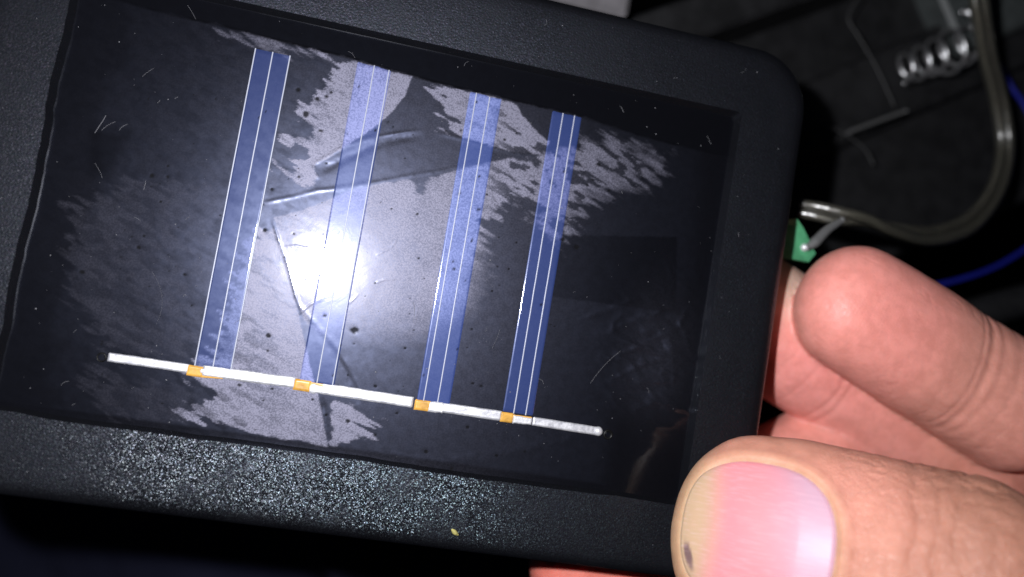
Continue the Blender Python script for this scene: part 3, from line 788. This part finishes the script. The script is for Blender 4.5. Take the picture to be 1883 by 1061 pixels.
# nail plate: grid over the outline, following the thumb's back
nu, nv = 60, 70
def top_u(t, q):
    W = np.interp(t, TH.ts, TH.Ws); hu = np.interp(t, TH.ts, TH.Hu); tp = np.maximum(0, (TH.t0 - t) / TH.t0)
    g = np.clip(1 - np.abs(q / W) ** TH.p - tp ** TH.p, .0, 1) ** (1 / TH.p); return hu * g
rr = np.linspace(0, 1, nu); th = np.linspace(0, 2 * np.pi, nv, endpoint=False)
R_, T_ = np.meshgrid(rr, th, indexing='ij')
sup = (np.abs(np.cos(T_)) ** NP + np.abs(np.sin(T_)) ** NP) ** (-1 / NP)
nt = NT0 + NL * R_ * sup * np.cos(T_); nq = NWd * R_ * sup * np.sin(T_)
# plate curve: across like the thumb's back, along almost straight
base_t = np.maximum(nt, 4.2)
nuu = top_u(base_t, nq) + np.where(nt < 4.2, (nt - 4.2) * .34 - .05 * (4.2 - nt) ** 2 * .6, 0) - .02
nuu = nuu - .30 * sstep(.93, 1.0, R_) * sstep(1.5, 6, nt) - .12
nuu = np.where(R_ > .995, nuu - .35, nuu)
Vn = TH.o + nt[..., None] * TH.a + nq[..., None] * TH.s + nuu[..., None] * TH.u
nt_, nq_ = nt.ravel(), nq.ravel()
nc = np.tile(np.array([.74, .285, .315]), (len(nt_), 1))
def nb(c, f):
    global nc
    nc = nc * (1 - f[:, None]) + np.asarray(c)[None] * f[:, None]
nb([.62, .33, .40], sstep(9.5, 15, nt_ + .15 * nq_))
nb([.60, .41, .52], sstep(12.8, 16.0, nt_ + .12 * nq_ ** 2 * .12) * .5)
nb([.84, .28, .30], .6 * np.exp(-((nt_ - 7.5) / 3.0) ** 2 - ((np.abs(nq_) - 5.5) / 3.5) ** 2))
nb([.58, .385, .245], sstep(7.0, 3.2, nt_ + .012 * nq_ ** 2))
nb([.46, .34, .21], .4 * sstep(3.0, 1.4, nt_ - .035 * nq_ ** 2))
nb([.13, .07, .09], sstep(1.15, .7, np.hypot((nt_ - 2.6 - .35 * (-nq_ - 3.6)) / .5, (nq_ + 3.7) / 1.5)) * .85)
nme = mesh_np('thumbnail', Vn.reshape(-1, 3), grid_faces(nu, nv, True), True, dict(loc=np.stack([nt, nq, nuu], -1).reshape(-1, 3)))
at = nme.attributes.new('tone', 'FLOAT_COLOR', 'POINT'); at.data.foreach_set('color', np.c_[nc, np.ones(len(nc))].astype(np.float32).ravel())
link('thumbnail', nme, hand, M['nail'])

# ================================================================== behind the panel: the opened lamp case
case = empty('battery_case', tuple(P(1560, 200, -50)))
tag(case, 'open black plastic battery case lying in shadow behind the panel', 'case')
CO = Vector(case.location) * -1
def on_case(name, V, F, mat, smooth=False):
    o = link(name, mesh_py(name, V, F, smooth), case, mat); o.location = CO; return o
def bar(px0, px1, wd, z0, z1, b=.6):
    """bar whose lower edge (in view) runs from px0 to px1, wd mm wide"""
    a = P(px0[0], px0[1], z1); c = P(px1[0], px1[1], z1); L = math.hypot(*(c - a)[:2]); an = math.atan2(c[1] - a[1], c[0] - a[0])
    V, F = box(0, L, 0, wd, z0, z1, b); V = rot2(V, an, (0, 0)); V[:, 0] += a[0]; V[:, 1] += a[1]
    return V, F
V, F = bar((1250, 640), (2150, 260), 62, -56, -50, 1); on_case('case_floor', V, F, M['black'])
V, F = bar((1380, 345), (1990, 75), 15.5, -52, -46, .8); on_case('ledge', V, F, M['black'])
V, F = bar((1120, 130), (1800, -115), 8, -60, -34, .8); on_case('rail', V, F, M['black'])
V, F = bar((1775, 98), (2010, -8), 20, -56, -43, .8); on_case('end_wall', V, F, M['grey'])
V, F = bar((985, -12), (1156, 30), 9, -36, -26, .8)
tag(link('plastic_block', mesh_py('plastic_block', V, F, False), None, M['pale']), 'pale grey plastic piece peeking out above the top edge of the frame', 'plastic piece')

# battery spring
a = P(1655, 130, -38); b = P(1806, 70, -38); ax = unit(b - a); e1 = unit(np.cross(ax, [0, 0, 1.])); e2 = np.cross(e1, ax); L = np.linalg.norm(b - a)
n = 260; tt = np.linspace(0, 1, n); ang = tt * 2 * np.pi * 5.5
rad = np.interp(tt, [0, .12, .45, .55, .8, 1], [2.6, 2.9, 3.4, 4.3, 3.6, 2.2])
path = a + ax * (tt * L)[:, None] + (np.cos(ang) * rad)[:, None] * e1 + (np.sin(ang) * rad)[:, None] * e2
sp = empty('battery_spring', tuple(a))
tag(sp, 'shiny steel coil battery spring on the black case', 'spring')
V, F = tube(path, .38, 8); o = link('coil', mesh_py('coil', V, F), sp, M['steel']); o.location = Vector(sp.location) * -1
pt = [P(1768, 22, -36), P(1783, 24, -35), P(1795, 45, -35.5), P(1800, 66, -36), P(1808, 80, -37)]
V, F = tube(smooth_path(pt, 20), np.linspace(.5, .9, 20), 8); o = link('contact_tag', mesh_py('contact_tag', V, F), sp, M['steel']); o.location = Vector(sp.location) * -1

# clear twin cable
cp = [P(1796, -40, -22), P(1803, 20, -24), P(1816, 100, -28), P(1838, 190, -32.5), P(1848, 270, -34), P(1832, 345, -31), P(1785, 408, -26), P(1715, 433, -20), P(1645, 423, -14), P(1590, 405, -11), P(1545, 398, -10.5), P(1505, 389, -11.5), P(1470, 383, -13)]
n = 220; path = smooth_path(cp, n); T = np.gradient(path, axis=0); T /= np.linalg.norm(T, axis=1)[:, None]
tw = np.interp(np.linspace(0, 1, n), [0, .45, .62, .74, .86, 1], [.1, .1, -.5, -1.5, -2.6, -3.2])
sv = np.cross(T, [0, 0, 1.]); sv /= np.linalg.norm(sv, axis=1)[:, None]; uv = np.cross(sv, T)
off = np.cos(tw)[:, None] * sv + np.sin(tw)[:, None] * uv
cable = empty('twin_cable', tuple(path[0]))
tag(cable, 'clear twin-core cable curving from the case to behind the frame', 'cable')
sep = np.interp(np.linspace(0, 1, n), [0, .5, 1], [1.0, .95, .72])
for sgn in (-1, 1):
    pp = path + off * (sgn * sep)[:, None]
    V, F = tube(pp, sep * 1.06, 14); o = link('sheath', mesh_py('sheath', V, F), cable, M['clear']); o.location = Vector(cable.location) * -1
    V, F = tube(pp, .42, 8); o = link('wire_core', mesh_py('wire_core', V, F), cable, M['copper']); o.location = Vector(cable.location) * -1

# blue wire, black tube
V, F = tube(smooth_path([P(1838, 118, -41), P(1860, 160, -41), P(1890, 205, -41), P(1945, 320, -41), P(1915, 425, -41), P(1850, 480, -41), P(1760, 515, -41), P(1650, 535, -42), P(1500, 560, -43)], 80), .5, 10)
tag(link('blue_wire', mesh_py('blue_wire', V, F), None, M['blue']), 'thin blue insulated wire looping behind the index finger', 'wire')
V, F = tube(smooth_path([P(1700, 605, -42), P(1800, 575, -42), P(1900, 548, -42), P(2050, 520, -42)], 40), 3.3 + .06 * np.sin(np.arange(40) * 2.2), 20)
tag(link('black_tube', mesh_py('black_tube', V, F), None, M['rubber']), 'thick black rubber tube behind the index finger knuckle', 'tube')

# small circuit board
bd = empty('circuit_board', tuple(P(1470, 440, -9)))
tag(bd, "small green circuit board sticking out behind the frame's right edge", 'circuit board')
poly = [P(1425, 405, -8), P(1466, 402, -8), P(1478, 420, -8.6), P(1500, 466, -9.5), P(1487, 482, -9.5), P(1425, 470, -8)]
k = len(poly); V = np.array(poly + [q_ - [0, 0, 1.2] for q_ in poly]); F = [tuple(range(k))[::-1], tuple(range(k, 2 * k))] + [(i, (i + 1) % k, (i + 1) % k + k, i + k) for i in range(k)]
o = link('board', mesh_py('board', V, F, False), bd, M['pcb']); o.location = Vector(bd.location) * -1
c = P(1480, 455, -9); nu_, nv_ = 8, 14
V = np.array([(c[0] + .75 * math.cos(2 * math.pi * j / nv_) * math.cos(math.pi / 2 * i / 7), c[1] + .65 * math.sin(2 * math.pi * j / nv_) * math.cos(math.pi / 2 * i / 7), c[2] - .3 + .9 * math.sin(math.pi / 2 * i / 7)) for i in range(8) for j in range(nv_)])
o = link('solder_joint', mesh_np('solder_joint', V, grid_faces(8, nv_, True)), bd, M['solder']); o.location = Vector(bd.location) * -1
V, F = tube(smooth_path([P(1484, 456, -8.8), P(1500, 444, -9), P(1520, 424, -9.6), P(1548, 405, -10.4)], 24), np.interp(np.linspace(0, 1, 24), [0, .3, .6, 1], [.5, .85, .75, .5]), 9)
o = link('wire_lead', mesh_py('wire_lead', V, F), bd, M['lead']); o.location = Vector(bd.location) * -1

# stray fibres in the case
for nm, lab, cat, pts, r, mt in [
    ('hair_strand', 'thin kinked grey hair strand left of the coil spring', 'hair', [(1582, -10), (1560, 32), (1578, 66), (1612, 125), (1645, 196)], .22, 'hair'),
    ('hair_strand', 'short curved dark hair strand ending below the pale plastic sliver', 'hair', [(1505, 222), (1550, 245), (1588, 272), (1606, 302)], .22, 'hair'),
    ('plastic_sliver', 'straight pale plastic sliver lying below the coil spring', 'sliver', [(1478, 296), (1548, 250), (1600, 228), (1666, 204)], .38, 'shard')]:
    V, F = tube(smooth_path([P(x, y, -40) for x, y in pts], 30), (np.interp(np.linspace(0, 1, 30), [0, .35, .42, 1], [.12, .12, 1, 1]) * r) if nm == 'plastic_sliver' else r, 6)
    tag(link(nm, mesh_py(nm, V, F), None, M[mt]), lab, cat)

# dark cloth below the panel's lower edge
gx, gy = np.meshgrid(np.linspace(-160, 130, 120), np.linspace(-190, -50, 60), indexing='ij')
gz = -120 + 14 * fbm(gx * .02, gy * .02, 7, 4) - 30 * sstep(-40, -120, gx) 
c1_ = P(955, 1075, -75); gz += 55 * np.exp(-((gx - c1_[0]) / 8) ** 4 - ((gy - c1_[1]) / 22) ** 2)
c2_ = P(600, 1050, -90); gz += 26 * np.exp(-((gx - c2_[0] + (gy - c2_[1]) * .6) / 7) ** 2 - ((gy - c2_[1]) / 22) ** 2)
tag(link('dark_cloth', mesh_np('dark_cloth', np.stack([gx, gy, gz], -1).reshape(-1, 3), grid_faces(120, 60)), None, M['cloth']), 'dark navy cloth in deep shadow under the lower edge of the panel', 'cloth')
